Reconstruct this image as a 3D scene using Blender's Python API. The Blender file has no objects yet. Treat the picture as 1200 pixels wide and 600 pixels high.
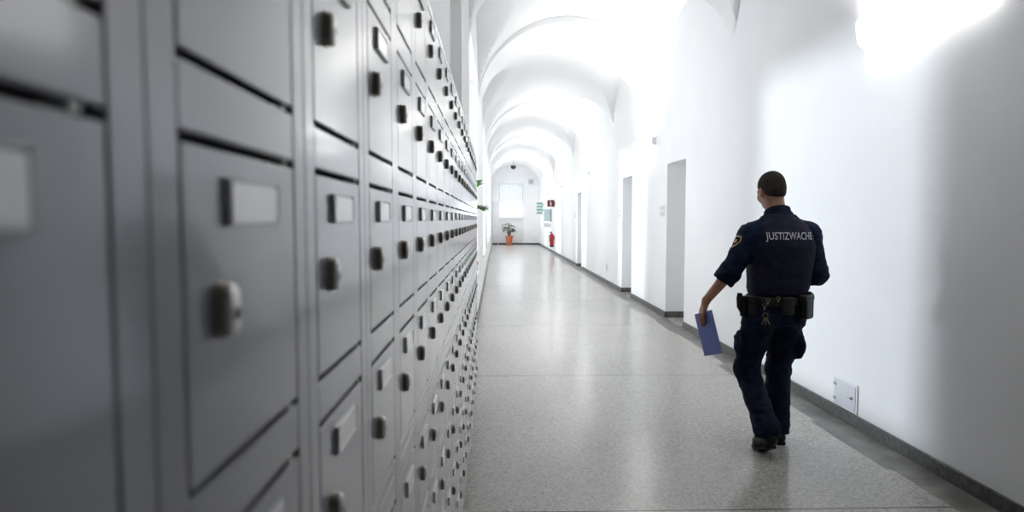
import bpy, bmesh, math, random
import numpy as np
from mathutils import Vector, Matrix, noise
from mathutils.bvhtree import BVHTree

random.seed(7)
SC = bpy.context.scene
COL = SC.collection
PI = math.pi

# ------------------------------------------------------------------ materials
def mat(name, color, rough=0.5, metal=0.0, spec=0.5, coat=0.0):
    m = bpy.data.materials.new(name)
    m.use_nodes = True
    b = m.node_tree.nodes['Principled BSDF']
    b.inputs['Base Color'].default_value = (*color, 1)
    b.inputs['Roughness'].default_value = rough
    b.inputs['Metallic'].default_value = metal
    b.inputs['Specular IOR Level'].default_value = spec
    b.inputs['Coat Weight'].default_value = coat
    return m

def coat_rough(m, r):
    m.node_tree.nodes['Principled BSDF'].inputs['Coat Roughness'].default_value = r

def nodes(m):
    return m.node_tree.nodes, m.node_tree.links, m.node_tree.nodes['Principled BSDF']

def vary(m, c1, c2, scale=8.0, detail=3.0, bump=0.0, bscale=None, lo=0.35, hi=0.65, stretch=None):
    """noise between two colours on object coordinates, plus an optional bump"""
    N, L, B = nodes(m)
    tc = N.new('ShaderNodeTexCoord')
    src = tc.outputs['Object']
    if stretch:
        mp = N.new('ShaderNodeMapping')
        mp.inputs['Scale'].default_value = stretch
        L.new(src, mp.inputs['Vector'])
        src = mp.outputs['Vector']
    n = N.new('ShaderNodeTexNoise')
    n.inputs['Scale'].default_value = scale
    n.inputs['Detail'].default_value = detail
    L.new(src, n.inputs['Vector'])
    r = N.new('ShaderNodeValToRGB')
    r.color_ramp.elements[0].position = lo
    r.color_ramp.elements[1].position = hi
    r.color_ramp.elements[0].color = (*c1, 1)
    r.color_ramp.elements[1].color = (*c2, 1)
    L.new(n.outputs['Fac'], r.inputs['Fac'])
    L.new(r.outputs['Color'], B.inputs['Base Color'])
    if bump:
        n2 = N.new('ShaderNodeTexNoise')
        n2.inputs['Scale'].default_value = bscale or scale
        n2.inputs['Detail'].default_value = 4
        L.new(src, n2.inputs['Vector'])
        b = N.new('ShaderNodeBump')
        b.inputs['Strength'].default_value = bump
        b.inputs['Distance'].default_value = 0.004
        L.new(n2.outputs['Fac'], b.inputs['Height'])
        L.new(b.outputs['Normal'], B.inputs['Normal'])
    return m

def emis(name, color, strength):
    m = bpy.data.materials.new(name)
    m.use_nodes = True
    B = m.node_tree.nodes['Principled BSDF']
    B.inputs['Base Color'].default_value = (*color, 1)
    B.inputs['Emission Color'].default_value = (*color, 1)
    B.inputs['Emission Strength'].default_value = strength
    return m

def glass(name):
    m = bpy.data.materials.new(name); m.use_nodes = True
    N, L = m.node_tree.nodes, m.node_tree.links
    N.remove(N['Principled BSDF'])
    t = N.new('ShaderNodeBsdfTransparent'); g = N.new('ShaderNodeBsdfGlossy'); x = N.new('ShaderNodeMixShader')
    t.inputs['Color'].default_value = (.97, .98, .985, 1); g.inputs['Roughness'].default_value = .02
    x.inputs['Fac'].default_value = .06
    L.new(t.outputs[0], x.inputs[1]); L.new(g.outputs[0], x.inputs[2]); L.new(x.outputs[0], N['Material Output'].inputs['Surface'])
    return m

LAMP_GLOW = 1.3
M = {}
M['wall'] = vary(mat('wall_paint', (.86, .86, .86), .75, spec=.2), (.855, .855, .86), (.885, .885, .885), 1.3, 4, .06, 22)
M['vault'] = vary(mat('vault_paint', (.84, .84, .84), .8, spec=.2), (.83, .83, .83), (.855, .855, .855), .9, 4, .05, 18)
M['locker'] = vary(mat('locker_enamel', (.36, .365, .385), .3, spec=.5, coat=.85), (.248, .255, .296), (.262, .269, .310), 5, 2, .035, 60)
coat_rough(M['locker'], .11)
M['gap_shade'] = mat('locker_gap_shade', (.015, .015, .017), .8, spec=.1)  # near-black colour painted as the shade inside the lockers
M['bumper'] = mat('bumper_rubber', (.6, .66, .62), .6)
M['lock'] = mat('lock_metal', (.34, .31, .24), .34, 1.0)
M['lock_face'] = mat('lock_face_metal', (.62, .61, .6), .34, 1.0)
M['keyhole'] = mat('keyhole_dark', (.02, .02, .02), .5)
M['holder'] = mat('holder_plastic', (.72, .73, .76), .25, spec=1.0, coat=1.0)
M['card'] = vary(mat('card_paper', (.7, .7, .71), .25, spec=1.0, coat=1.0), (.86, .86, .88), (.94, .94, .94), 14, 3, lo=.4, hi=.6)
coat_rough(M['holder'], .2); coat_rough(M['card'], .15)
M['base'] = vary(mat('skirting_stone', (.1, .1, .09), .35), (.045, .045, .04), (.11, .11, .10), 35, 5)
M['door'] = vary(mat('door_paint', (.72, .71, .69), .45), (.70, .69, .67), (.735, .725, .705), 2, 2)
M['steel'] = mat('brushed_steel', (.6, .6, .6), .3, 1.0)
M['white'] = vary(mat('white_enamel', (.8, .8, .82), .4), (.78, .78, .80), (.82, .82, .84), 3, 2)
M['hatch'] = vary(mat('hatch_enamel', (.66, .67, .71), .4), (.65, .66, .70), (.68, .69, .73), 3, 2)
M['hinge'] = mat('hinge_grey', (.42, .43, .46), .4)
M['frame'] = vary(mat('window_frame_paint', (.78, .78, .78), .4), (.76, .76, .76), (.8, .8, .8), 3, 2)
M['glass'] = glass('window_glass')
M['blind'] = vary(mat('blind_fabric', (.62, .66, .68), .7), (.60, .64, .66), (.66, .7, .71), 6, 2)
M['lampwhite'] = emis('lamp_shade_opal', (.97, .98, 1), LAMP_GLOW)
M['lampgrey'] = mat('lamp_cap_grey', (.72, .73, .75), .45)
M['tube'] = emis('fluorescent_tube', (1, .99, .97), 6.0)
M['pot'] = vary(mat('terracotta', (.5, .14, .06), .7), (.45, .12, .05), (.58, .19, .09), 12, 3)
M['leaf'] = vary(mat('leaf_green', (.05, .16, .03), .45), (.03, .13, .02), (.09, .24, .05), 9, 3)
M['leafd'] = vary(mat('leaf_dark', (.03, .09, .03), .5), (.02, .07, .02), (.06, .14, .04), 9, 3)
M['stem'] = mat('plant_stem', (.10, .09, .04), .7)
M['soil'] = vary(mat('potting_soil', (.04, .025, .015), .9), (.03, .02, .01), (.07, .045, .03), 60, 4)
M['red'] = vary(mat('extinguisher_red', (.42, .015, .02), .35), (.40, .012, .018), (.46, .02, .025), 5, 2)
M['black'] = mat('black_plastic', (.012, .012, .013), .45)
M['signred'] = mat('sign_dark_red', (.13, .02, .02), .5)
M['signwhite'] = mat('sign_white', (.75, .76, .76), .5)
M['signgreen'] = mat('sign_green', (.15, .36, .27), .5)
M['screen'] = vary(mat('panel_pale_teal', (.55, .70, .70), .3), (.5, .66, .67), (.6, .74, .74), 3, 2)
M['grey'] = mat('plate_grey', (.46, .46, .47), .5)
M['plate'] = mat('plate_pale', (.66, .66, .67), .4)
M['navy'] = vary(mat('uniform_navy', (.008, .013, .03), .85, spec=.12), (.006, .010, .024), (.012, .019, .042), 24, 4, .25, 300)
M['shirt'] = vary(mat('shirt_navy', (.008, .014, .034), .85, spec=.12), (.006, .011, .028), (.013, .022, .05), 18, 4, .25, 260)
M['vest'] = vary(mat('vest_navy', (.015, .017, .034), .8, spec=.15), (.012, .014, .029), (.02, .023, .043), 20, 4, .25, 340)
M['belt'] = vary(mat('belt_black', (.008, .008, .01), .5), (.006, .006, .008), (.014, .014, .016), 30, 3)
M['pouchgrey'] = mat('pouch_grey', (.09, .095, .11), .5)
M['brass'] = mat('brass', (.38, .30, .17), .35, 1.0)
M['boot'] = vary(mat('boot_leather', (.006, .006, .007), .5, spec=.3), (.005, .005, .006), (.012, .012, .013), 20, 3)
M['sole'] = mat('boot_sole', (.012, .012, .012), .8)
M['skin'] = vary(mat('skin', (.40, .20, .13), .5, spec=.3), (.42, .21, .14), (.5, .27, .19), 20, 3, .08, 120)
M['skin'].node_tree.nodes['Principled BSDF'].inputs['Subsurface Weight'].default_value = .08
M['hair'] = vary(mat('hair_brown', (.016, .012, .009), .8, spec=.15), (.022, .0165, .013), (.045, .035, .027), 60, 4, .5, 240, stretch=(1, 1, .25))
M['print'] = mat('print_silver', (.62, .62, .66), .5)
M['gold'] = mat('patch_gold', (.5, .36, .12), .5)
M['folder'] = vary(mat('folder_blue', (.12, .17, .48), .5), (.11, .16, .46), (.14, .19, .52), 4, 2)
M['paper'] = mat('paper_white', (.75, .75, .75), .8)
M['eyewhite'] = mat('eye_white', (.7, .68, .66), .25)
M['ink'] = mat('eye_dark', (.02, .015, .012), .2)

# terrazzo floor: warm grey ground with fine chips, saw-cut joints every 2.79 m, worn patches
def floor_mat():
    m = mat('terrazzo', (.4, .39, .38), .28, spec=.5)
    N, L, B = nodes(m)
    tc = N.new('ShaderNodeTexCoord'); P = tc.outputs['Object']
    def ramp(fac, stops):
        r = N.new('ShaderNodeValToRGB')
        e = r.color_ramp.elements
        e[0].position, e[0].color = stops[0][0], (*stops[0][1], 1)
        e[1].position, e[1].color = stops[-1][0], (*stops[-1][1], 1)
        for p, c in stops[1:-1]:
            k = e.new(p); k.color = (*c, 1)
        L.new(fac, r.inputs['Fac']); return r.outputs['Color']
    def nz(scale, detail=3):
        n = N.new('ShaderNodeTexNoise'); n.inputs['Scale'].default_value = scale; n.inputs['Detail'].default_value = detail
        L.new(P, n.inputs['Vector']); return n.outputs['Fac']
    v = N.new('ShaderNodeTexVoronoi'); v.inputs['Scale'].default_value = 85
    L.new(P, v.inputs['Vector'])
    sp = N.new('ShaderNodeSeparateColor'); L.new(v.outputs['Color'], sp.inputs['Color'])
    chips = ramp(sp.outputs['Red'], [(0, (.32, .305, .283)), (.35, (.42, .40, .372)), (.7, (.465, .445, .413)), (1, (.54, .52, .49))])
    big = ramp(nz(.6, 2), [(.3, (.93, .93, .92)), (.7, (1.03, 1.02, 1.01))])
    mid = ramp(nz(45, 3), [(.3, (.86, .86, .86)), (.7, (1.08, 1.08, 1.08))])
    def mul(a, b):
        x = N.new('ShaderNodeMix'); x.data_type = 'RGBA'; x.blend_type = 'MULTIPLY'
        x.inputs['Factor'].default_value = 1
        L.new(a, x.inputs['A']); L.new(b, x.inputs['B']); return x.outputs['Result']
    col = mul(mul(chips, big), mid)
    xyz = N.new('ShaderNodeSeparateXYZ'); L.new(P, xyz.inputs['Vector'])
    def math_(op, a, b=None, c=None):
        q = N.new('ShaderNodeMath'); q.operation = op
        for i, s in enumerate((a, b, c)):
            if s is None: continue
            if isinstance(s, (int, float)): q.inputs[i].default_value = s
            else: L.new(s, q.inputs[i])
        return q.outputs[0]
    t = math_('PINGPONG', math_('SUBTRACT', xyz.outputs['Y'], 5.90 - 2.79 * 4), 2.79 / 2)
    line = math_('LESS_THAN', t, .007)
    x = N.new('ShaderNodeMix'); x.data_type = 'RGBA'
    L.new(math_('MULTIPLY', line, .75), x.inputs['Factor']); L.new(col, x.inputs['A']); x.inputs['B'].default_value = (.07, .065, .06, 1)
    L.new(x.outputs['Result'], B.inputs['Base Color'])
    rr = N.new('ShaderNodeMapRange'); L.new(nz(2.5, 2), rr.inputs['Value'])
    rr.inputs['To Min'].default_value = .17; rr.inputs['To Max'].default_value = .25
    L.new(rr.outputs['Result'], B.inputs['Roughness'])
    b = N.new('ShaderNodeBump'); b.inputs['Strength'].default_value = .05; b.inputs['Distance'].default_value = .004
    L.new(nz(40, 4), b.inputs['Height']); L.new(b.outputs['Normal'], B.inputs['Normal'])
    return m
M['floor'] = floor_mat()
M['border'] = vary(mat('terrazzo_border', (.2, .19, .18), .3), (.11, .104, .096), (.25, .24, .22), 5, 6)

# ------------------------------------------------------------------ mesh helpers
def link(name, me, parent=None):
    o = bpy.data.objects.new(name, me)
    COL.objects.link(o)
    if parent is not None: o.parent = parent
    return o

def mesh_obj(name, bm, mats, parent=None, smooth=None, loc=None):
    me = bpy.data.meshes.new(name)
    bm.normal_update()
    bm.to_mesh(me); bm.free()
    for m in (mats if isinstance(mats, (list, tuple)) else [mats]): me.materials.append(m)
    if smooth is not None:
        me.polygons.foreach_set('use_smooth', [True] * len(me.polygons))
        if smooth < 179: me.set_sharp_from_angle(angle=math.radians(smooth))
    o = link(name, me, parent)
    if loc is not None: o.location = loc
    return o

def box(bm, x0, x1, y0, y1, z0, z1, mi=0, bev=0.0, seg=2):
    v = [bm.verts.new((x, y, z)) for x in (x0, x1) for y in (y0, y1) for z in (z0, z1)]
    fs = [(0, 1, 3, 2), (4, 6, 7, 5), (0, 4, 5, 1), (2, 3, 7, 6), (0, 2, 6, 4), (1, 5, 7, 3)]
    faces = [bm.faces.new([v[i] for i in f]) for f in fs]
    if bev:
        es = list({e for f in faces for e in f.edges})
        r = bmesh.ops.bevel(bm, geom=es, offset=bev, segments=seg, affect='EDGES', profile=.5)
        faces = [f for f in r['faces']] + [f for f in faces if f.is_valid]
    for f in faces: f.material_index = mi
    return faces

def loop_loft(bm, rings, mi=0, caps=True):
    """rings: list of lists of points with equal counts"""
    R = [[bm.verts.new(p) for p in r] for r in rings]
    n = len(R[0])
    for a, b in zip(R, R[1:]):
        for i in range(n):
            f = bm.faces.new((a[i], a[(i + 1) % n], b[(i + 1) % n], b[i])); f.material_index = mi
    if caps:
        f = bm.faces.new(list(reversed(R[0]))); f.material_index = mi
        f = bm.faces.new(R[-1]); f.material_index = mi
    return R

def tube(bm, pts, r, n=10, mi=0):
    pts = [Vector(p) for p in pts]
    rr = r if isinstance(r, (list, tuple)) else [r] * len(pts)
    rings = []
    up = Vector((0, 0, 1))
    for i, p in enumerate(pts):
        d = (pts[min(i + 1, len(pts) - 1)] - pts[max(i - 1, 0)]).normalized()
        a = d.cross(up if abs(d.z) < .95 else Vector((1, 0, 0))).normalized()
        b = d.cross(a).normalized()
        rings.append([p + (a * math.cos(t) + b * math.sin(t)) * rr[i] for t in [2 * PI * k / n for k in range(n)]])
    loop_loft(bm, rings, mi)
    bmesh.ops.recalc_face_normals(bm, faces=bm.faces)

def lathe(bm, prof, n=24, c=(0, 0, 0), mi=0):
    rings = [[(c[0] + r * math.cos(2 * PI * k / n), c[1] + r * math.sin(2 * PI * k / n), c[2] + z) for k in range(n)] for r, z in prof]
    loop_loft(bm, rings, mi)

def empty(name, loc=(0, 0, 0), rz=0):
    o = bpy.data.objects.new(name, None)
    COL.objects.link(o)
    o.location = loc; o.rotation_euler = (0, 0, rz)
    o.empty_display_size = .1
    return o

def tag(o, label, cat, group=None):
    o['label'] = label; o['category'] = cat
    if group: o['group'] = group
    return o

def struct(o):
    o['kind'] = 'structure'; return o

# ------------------------------------------------------------------ the corridor shell
XR, XL, XN = 2.60, -.28, -.372       # right wall, left wall, back of the locker recess
YB, YE, ZW = -9.0, 37.0, 4.86
Y_REC = 5.25                          # end of the locker recess
DOORS = [(8.50, 9.43), (11.86, 12.76), (18.86, 19.88)]
DH = 2.335
WINS = [(6.71 + 7.05 * k, 9.7 + 7.05 * k) for k in range(4)] + [(33.1, 36.3)]  # jambs set for the sun edge; last opening added to light the end wall
WS, WT = .7, 3.62

bm = bmesh.new(); box(bm, -1.2, 3.6, YB - .3, YE + .6, -.2, 0); struct(mesh_obj('floor', bm, M['floor']))

# right wall with deep door recesses
bm = bmesh.new()
y = YB
for a, b in DOORS:
    box(bm, XR, XR + .6, y, a, 0, ZW)
    box(bm, XR, XR + .6, a, b, DH, ZW)
    y = b
box(bm, XR, XR + .6, y, YE, 0, ZW)
WR = struct(mesh_obj('wall_right', bm, None or M['wall']))

# left wall: pier face, recess behind the lockers, window openings
bm = bmesh.new()
box(bm, XN - .5, XN, YB, Y_REC, 0, 3.42)
box(bm, XN - .5, XL, YB, Y_REC, 3.42, ZW)
y = Y_REC
for a, b in WINS:
    box(bm, XL - .6, XL, y, a, 0, ZW)
    box(bm, XL - .6, XL, a, b, 0, WS)
    box(bm, XL - .6, XL, a, b, WT, ZW)
    y = b
box(bm, XL - .6, XL, y, YE, 0, ZW)
struct(mesh_obj('wall_left', bm, M['wall']))

# end wall with its window opening and shallow niche below it
EW = (.2, 1.62, 1.58, 3.62)
bm = bmesh.new()
box(bm, -.9, EW[0], YE, YE + .5, 0, ZW); box(bm, EW[1], 3.4, YE, YE + .5, 0, ZW)
box(bm, EW[0], EW[1], YE, YE + .5, EW[3], ZW)
box(bm, EW[0], EW[1], YE + .14, YE + .5, 0, EW[2])
struct(mesh_obj('wall_back', bm, M['wall']))
bm = bmesh.new(); box(bm, -1.2, 3.6, YB - .3, YB, 0, ZW); struct(mesh_obj('wall_front', bm, M['wall']))

# vault: barrel with lunettes cut in from both sides
CX, HS, SPR, RISE = 1.16, 1.455, 3.31, 1.44
RIBS = [3.72 + 7.05 * k for k in range(-2, 5)]
def bays():
    out = []
    for c in RIBS:
        out.append((c - 3.77, c - .62)); out.append((c + .62, c + 3.10))
    return out
BAYS = bays()
def vault_h(x, y):
    d = (x - CX) / HS
    h = RISE * math.sqrt(max(0, 1 - d * d))
    for a, b in BAYS:
        if a < y < b:
            q = (y - (a + b) / 2) / ((b - a) / 2)
            h = max(h, 1.14 * math.sqrt(max(0, 1 - q * q)) + .02 * (1 - abs(d)))
    return SPR + h
bm = bmesh.new()
NT, DY = 56, .075
ny = int((YE + .1 - YB) / DY)
rows = []
for j in range(ny + 1):
    yy = YB + (YE + .1 - YB) * j / ny
    rows.append([bm.verts.new((CX - HS * math.cos(PI * i / NT), yy, vault_h(CX - HS * math.cos(PI * i / NT), yy))) for i in range(NT + 1)])
for a, b in zip(rows, rows[1:]):
    for i in range(NT):
        bm.faces.new((a[i], b[i], b[i + 1], a[i + 1]))
bmesh.ops.recalc_face_normals(bm, faces=bm.faces)
ce = struct(mesh_obj('ceiling', bm, M['vault'], smooth=28))
bm = bmesh.new(); box(bm, -1.2, 3.6, YB - .3, YE + .6, 4.87, 5.07); struct(mesh_obj('ceiling_slab', bm, M['vault']))

# transverse arches
def arch(name, y0, y1):
    bm = bmesh.new()
    a, r = 1.447, 1.34
    n = 48
    lo = [(CX - a * math.cos(PI * i / n), SPR + r * math.sin(PI * i / n)) for i in range(n + 1)]
    hi = [(CX - (a + .02) * math.cos(PI * i / n), SPR + (RISE + .06) * math.sin(PI * i / n)) for i in range(n + 1)]
    V = [[bm.verts.new((p[0], yy, p[1])) for p in pr] for yy in (y0, y1) for pr in (lo, hi)]
    for i in range(n):
        bm.faces.new((V[0][i], V[0][i + 1], V[1][i + 1], V[1][i]))
        bm.faces.new((V[2][i], V[3][i], V[3][i + 1], V[2][i + 1]))
        bm.faces.new((V[0][i], V[2][i], V[2][i + 1], V[0][i + 1]))
    bmesh.ops.recalc_face_normals(bm, faces=bm.faces)
    return struct(mesh_obj(name, bm, M['vault'], smooth=35))
for k, c in enumerate(RIBS[2:]): arch('trim_%d' % (k + 1), c - .62, c + .62)

# skirtings
def skirting(name, segs):
    bm = bmesh.new()
    for s in segs: box(bm, *s, 0, .09, bev=.004, seg=1)
    return struct(mesh_obj(name, bm, M['base']))
segs = []; y = YB
for a, b in DOORS:
    segs.append((XR - .018, XR, y, a))
    segs.append((XR - .018, XR + .34, b - .018, b)); segs.append((XR - .0, XR + .34, a, a + .018))
    y = b
segs.append((XR - .018, XR, y, YE))
skirting('baseboard_right', segs)
skirting('baseboard_left', [(XL, XL + .018, Y_REC, YE)])
skirting('baseboard_back', [(-.28, XR, YE - .02, YE), (EW[0], EW[1], YE + .12, YE + .14)])
bm = bmesh.new()
y = YB
while y < YE:                                         # darker border strip laid along the wall, slab by slab
    w = random.choice((.20, .24, .26, .30)) if y < 12 else .2
    box(bm, XR - .018 - w, XR - .018, y, min(y + .9, YE), -.01, .0012)
    y += .9
struct(mesh_obj('floor_border', bm, M['border']))

# doors in the recesses
for k, (a, b) in enumerate(DOORS):
    d = empty('door_%d' % (k + 1), (XR + .36, (a + b) / 2, 0)); struct(d)
    w = (b - a) / 2
    bm = bmesh.new()
    box(bm, 0, .1, -w, -w + .07, 0, DH); box(bm, 0, .1, w - .07, w, 0, DH); box(bm, 0, .1, -w + .07, w - .07, DH - .07, DH)
    mesh_obj('door_frame', bm, M['frame'], d)
    bm = bmesh.new(); box(bm, .03, .075, -w + .072, w - .072, .005, DH - .073, bev=.003)
    lf = mesh_obj('door_leaf', bm, M['door'], d)
    bm = bmesh.new()
    box(bm, .022, .03, -w + .10, -w + .14, .95, 1.17, bev=.003)
    tube(bm, [(.03, -w + .12, 1.08), (-.02, -w + .12, 1.08), (-.025, -w + .14, 1.08), (-.025, -w + .25, 1.08)], .009)
    mesh_obj('door_handle', bm, M['steel'], lf, smooth=40)

# end-wall door on the side of the lockers
d = struct(empty('door_4', (-.25, YE, 0)))
bm = bmesh.new()
box(bm, 0, .05, -.03, 0, 0, 2.55); box(bm, .37, .42, -.03, 0, 0, 2.55); box(bm, .05, .37, -.03, 0, 2.5, 2.55)
mesh_obj('door_frame', bm, M['frame'], d)
bm = bmesh.new(); box(bm, .05, .37, -.02, 0, .1, 2.5, bev=.003); lf = mesh_obj('door_leaf', bm, M['white'], d)
bm = bmesh.new(); tube(bm, [(.1, -.02, 1.08), (.1, -.07, 1.08), (.22, -.07, 1.08)], .014)
mesh_obj('door_handle', bm, M['steel'], lf, smooth=40)

# windows (end wall: window_1; left wall: the others, the last one added for light)
def window(name, w, h, origin, rz, mull=1, trans=(.7,)):
    o = struct(empty(name, origin, rz))
    bm = bmesh.new(); t = .06; dp = .06
    box(bm, 0, t, 0, dp, 0, h); box(bm, w - t, w, 0, dp, 0, h)
    box(bm, t, w - t, 0, dp, 0, t); box(bm, t, w - t, 0, dp, h - t, h)
    for k in range(mull):
        xm = w * (k + 1) / (mull + 1); box(bm, xm - t / 2, xm + t / 2, .002, dp - .002, t, h - t)
    for f in trans: box(bm, t, w - t, .004, dp - .004, h * f - t / 2, h * f + t / 2)
    mesh_obj('window_frame', bm, M['frame'], o)
    bm = bmesh.new(); box(bm, t * .5, w - t * .5, dp * .45, dp * .55, t * .5, h - t * .5)
    mesh_obj('window_pane', bm, M['glass'], o)
    return o
w1 = window('window_1', EW[1] - EW[0], EW[3] - EW[2], (EW[0], YE + .22, EW[2]), 0, 0, ())
bm = bmesh.new(); box(bm, -.06, EW[1] - EW[0] + .06, -.27, .0, -.05, 0, bev=.006); mesh_obj('window_sill', bm, M['frame'], w1)
bl = empty('vertical_blind', (EW[0], YE + .12, EW[2]))
tag(bl, 'pale grey vertical slat blind hanging in the window at the corridor end', 'blind')
bm = bmesh.new(); box(bm, .02, 1.45, -.03, .03, 2.03, 2.09, bev=.004); mesh_obj('headrail', bm, M['frame'], bl)
for k in range(16):
    bm = bmesh.new(); xk = .06 + k * .0885
    c, s = math.cos(.35), math.sin(.35)
    q = [(xk + c * u + -s * v, s * u + c * v) for u, v in ((-.042, -.001), (.042, -.001), (.042, .001), (-.042, .001))]
    loop_loft(bm, [[(a, b, z) for a, b in q] for z in (.95, 2.03)])
    bmesh.ops.recalc_face_normals(bm, faces=bm.faces)
    mesh_obj('slat', bm, M['blind'], bl)
for k, (a, b) in enumerate(WINS):
    w = window('window_%d' % (k + 2), b - a, WT - WS, (XL - .17, a, WS), PI / 2, 0, ())
    bm = bmesh.new(); box(bm, 0.0, b - a, -.19, 0, -.03, .004, bev=.004); mesh_obj('window_sill', bm, M['frame'], w)

# ------------------------------------------------------------------ lockers
XF = -.158                       # front plane of the doors
P, RP = .2345, .228              # column and row pitch
DW, DHT = .1785, .191            # door leaf
Y0 = .289 - P                    # start of the first column
NCOL = 22

def stadium(w, h, n=10):
    r = w / 2; out = []
    for k in range(n + 1): out.append((r * math.cos(PI * k / n), h / 2 - r + r * math.sin(PI * k / n)))
    for k in range(n + 1): out.append((r * math.cos(PI + PI * k / n), -h / 2 + r + r * math.sin(PI + PI * k / n)))
    return out

def knob_mesh():
    bm = bmesh.new()
    # (scale, depth) rings; dished finger waist between rosette and cap
    rings = []
    for s, dx in ((1.0, 0), (1.0, .0018), (.93, .0026), (.92, .0045), (.95, .0058), (.92, .0074), (.80, .0088), (.58, .0095)):
        rings.append([(dx, u * s, v * s) for u, v in stadium(.0165, .033)])
    R = [[bm.verts.new(p) for p in r] for r in rings]
    n = len(R[0])
    for i, (a, b) in enumerate(zip(R, R[1:])):
        for k in range(n):
            f = bm.faces.new((a[k], a[(k + 1) % n], b[(k + 1) % n], b[k])); f.material_index = 1 if i >= 4 else 0
    f = bm.faces.new(R[-1]); f.material_index = 1
    ring = [(.0098, .0042 * math.cos(t), -.002 + .0042 * math.sin(t)) for t in [2 * PI * k / 14 for k in range(14)]]
    f = bm.faces.new([bm.verts.new(p) for p in ring]); f.material_index = 2
    bmesh.ops.recalc_face_normals(bm, faces=bm.faces)
    me = bpy.data.meshes.new('lock_knob'); bm.to_mesh(me); bm.free()
    for m in ('lock', 'lock_face', 'keyhole'): me.materials.append(M[m])
    me.polygons.foreach_set('use_smooth', [True] * len(me.polygons)); me.set_sharp_from_angle(angle=math.radians(50))
    return me

def simple_mesh(name, fn, mats):
    bm = bmesh.new(); fn(bm); bm.normal_update()
    me = bpy.data.meshes.new(name); bm.to_mesh(me); bm.free()
    for m in mats: me.materials.append(m)
    return me

KN = knob_mesh()
# local frame of a cabinet: origin at front plane, near side, bottom; +y along the row, +x into the corridor
def door_fn(bm):
    box(bm, -.016, 0, .002, DW - .002, .0052, DHT - .0052, bev=.0012, seg=2)
DOOR = simple_mesh('door', door_fn, [M['locker']])
def holder_fn(bm):
    w, h, t = .080, .0285, .0026
    box(bm, 0, .0025, 0, w, 0, h)
    box(bm, .0025, .0044, 0, t, 0, h, bev=.001, seg=1); box(bm, .0025, .0044, w - t, w, 0, h, bev=.001, seg=1)
    box(bm, .0025, .0044, t, w - t, 0, t + .001, bev=.001, seg=1); box(bm, .0025, .0044, t, w - t, h - t + .001, h, bev=.001, seg=1)
HOLD = simple_mesh('card_holder', holder_fn, [M['holder']])
CARD = simple_mesh('name_card', lambda bm: box(bm, .0026, .0038, .003, .077, .0035, .0253), [M['card']])

def body_fn(zb, zt, r0):
    """steel carcass with a face frame; r0: centre of the lowest rail"""
    def fn(bm):
        g = .0003; st = (P - DW) / 2
        box(bm, -.206, -.2, g, P - g, zb, zt)                              # back
        box(bm, -.2, -.022, g, .003, zb, zt); box(bm, -.2, -.022, P - .003, P - g, zb, zt)
        box(bm, -.2, -.022, .003, P - .003, zb, zb + .003); box(bm, -.2, -.022, .003, P - .003, zt - .003, zt)
        box(bm, -.03, -.024, .003, P - .003, zb + .003, zt - .003, 1)       # near-black sheet, shade behind the door gaps put into its colour
        box(bm, -.022, 0, g, st, zb, zt, bev=.0011, seg=2)                 # stiles
        box(bm, -.022, 0, P - st, P - g, zb, zt, bev=.0011, seg=2)
        for k in range(5):
            c = r0 + k * RP; hw = (RP - DHT) / 2
            a, b = max(c - hw, zb), min(c + hw, zt)
            if k == 0: a = zb
            if k == 4: b = zt
            box(bm, -.022, -.0002, st, P - st, a, b, bev=.0022, seg=2)
            if k < 4:                                                      # door stop in the gap
                box(bm, -.012, -.001, P - st - .022, P - st - .015, b, b + .0042, 2)
            if k > 0:
                box(bm, -.012, -.001, P - st - .022, P - st - .015, a - .0042, a, 2)
    return fn
UP = (1.104, 2.022, 1.107); LO = (.130, 1.100, .166)
BU = simple_mesh('cabinet_body', body_fn(*UP), [M['locker'], M['gap_shade'], M['bumper']])
BL = simple_mesh('cabinet_body', body_fn(*LO), [M['locker'], M['gap_shade'], M['bumper']])
PL = simple_mesh('plinth', lambda bm: box(bm, -.2, -.012, .0005, P - .0005, 0, .13), [M['locker']])
KY, KZ = .042, .0945             # lock centre on the leaf
def build_cabinet(upper):
    zb, zt, r0 = UP if upper else LO
    o = empty('locker_cabinet', (XF, Y0, 0))
    link('cabinet_body', BU if upper else BL, o)
    if not upper: link('plinth', PL, o)
    for k in range(4):
        d = link('door', DOOR, o); d.location = (0, (P - DW) / 2, r0 + k * RP + (RP - DHT) / 2)
        n = link('lock_knob', KN, d); n.location = (0, KY, KZ)
        h = link('card_holder', HOLD, d); h.location = (0, .0515, .1425)
        c = link('name_card', CARD, d); c.location = (0, .0515, .1425)
    return o
def copy_tree(o, parent=None):
    c = o.copy(); COL.objects.link(c)
    if parent is not None: c.parent = parent
    for ch in KIDS[o.name]: copy_tree(ch, c)
    return c
ORD = ['first', 'second', 'third', 'fourth', 'fifth', 'sixth', 'seventh', 'eighth', 'ninth', 'tenth', 'eleventh', 'twelfth', 'thirteenth', 'fourteenth',
       'fifteenth', 'sixteenth', 'seventeenth', 'eighteenth', 'nineteenth', 'twentieth', 'twenty-first', 'twenty-second']
proto = {True: build_cabinet(True), False: build_cabinet(False)}
KIDS = {}
for o in list(COL.objects): KIDS.setdefault(o.name, [])
for o in list(COL.objects):
    if o.parent: KIDS[o.parent.name].append(o)
for k in range(NCOL):
    for up in (True, False):
        c = proto[up] if k == 0 else copy_tree(proto[up])
        c.location = (XF, Y0 + k * P, 0)
        if k == 0: s = 'at the near end of the locker row'
        elif k == NCOL - 1: s = 'at the far end of the locker row'
        else: s = '%s column from the near end of the row' % ORD[k]
        tag(c, '%s grey four-door locker cabinet, %s' % ('upper' if up else 'lower', s), 'locker',
            'upper tier of grey lockers' if up else 'lower tier of grey lockers')

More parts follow.
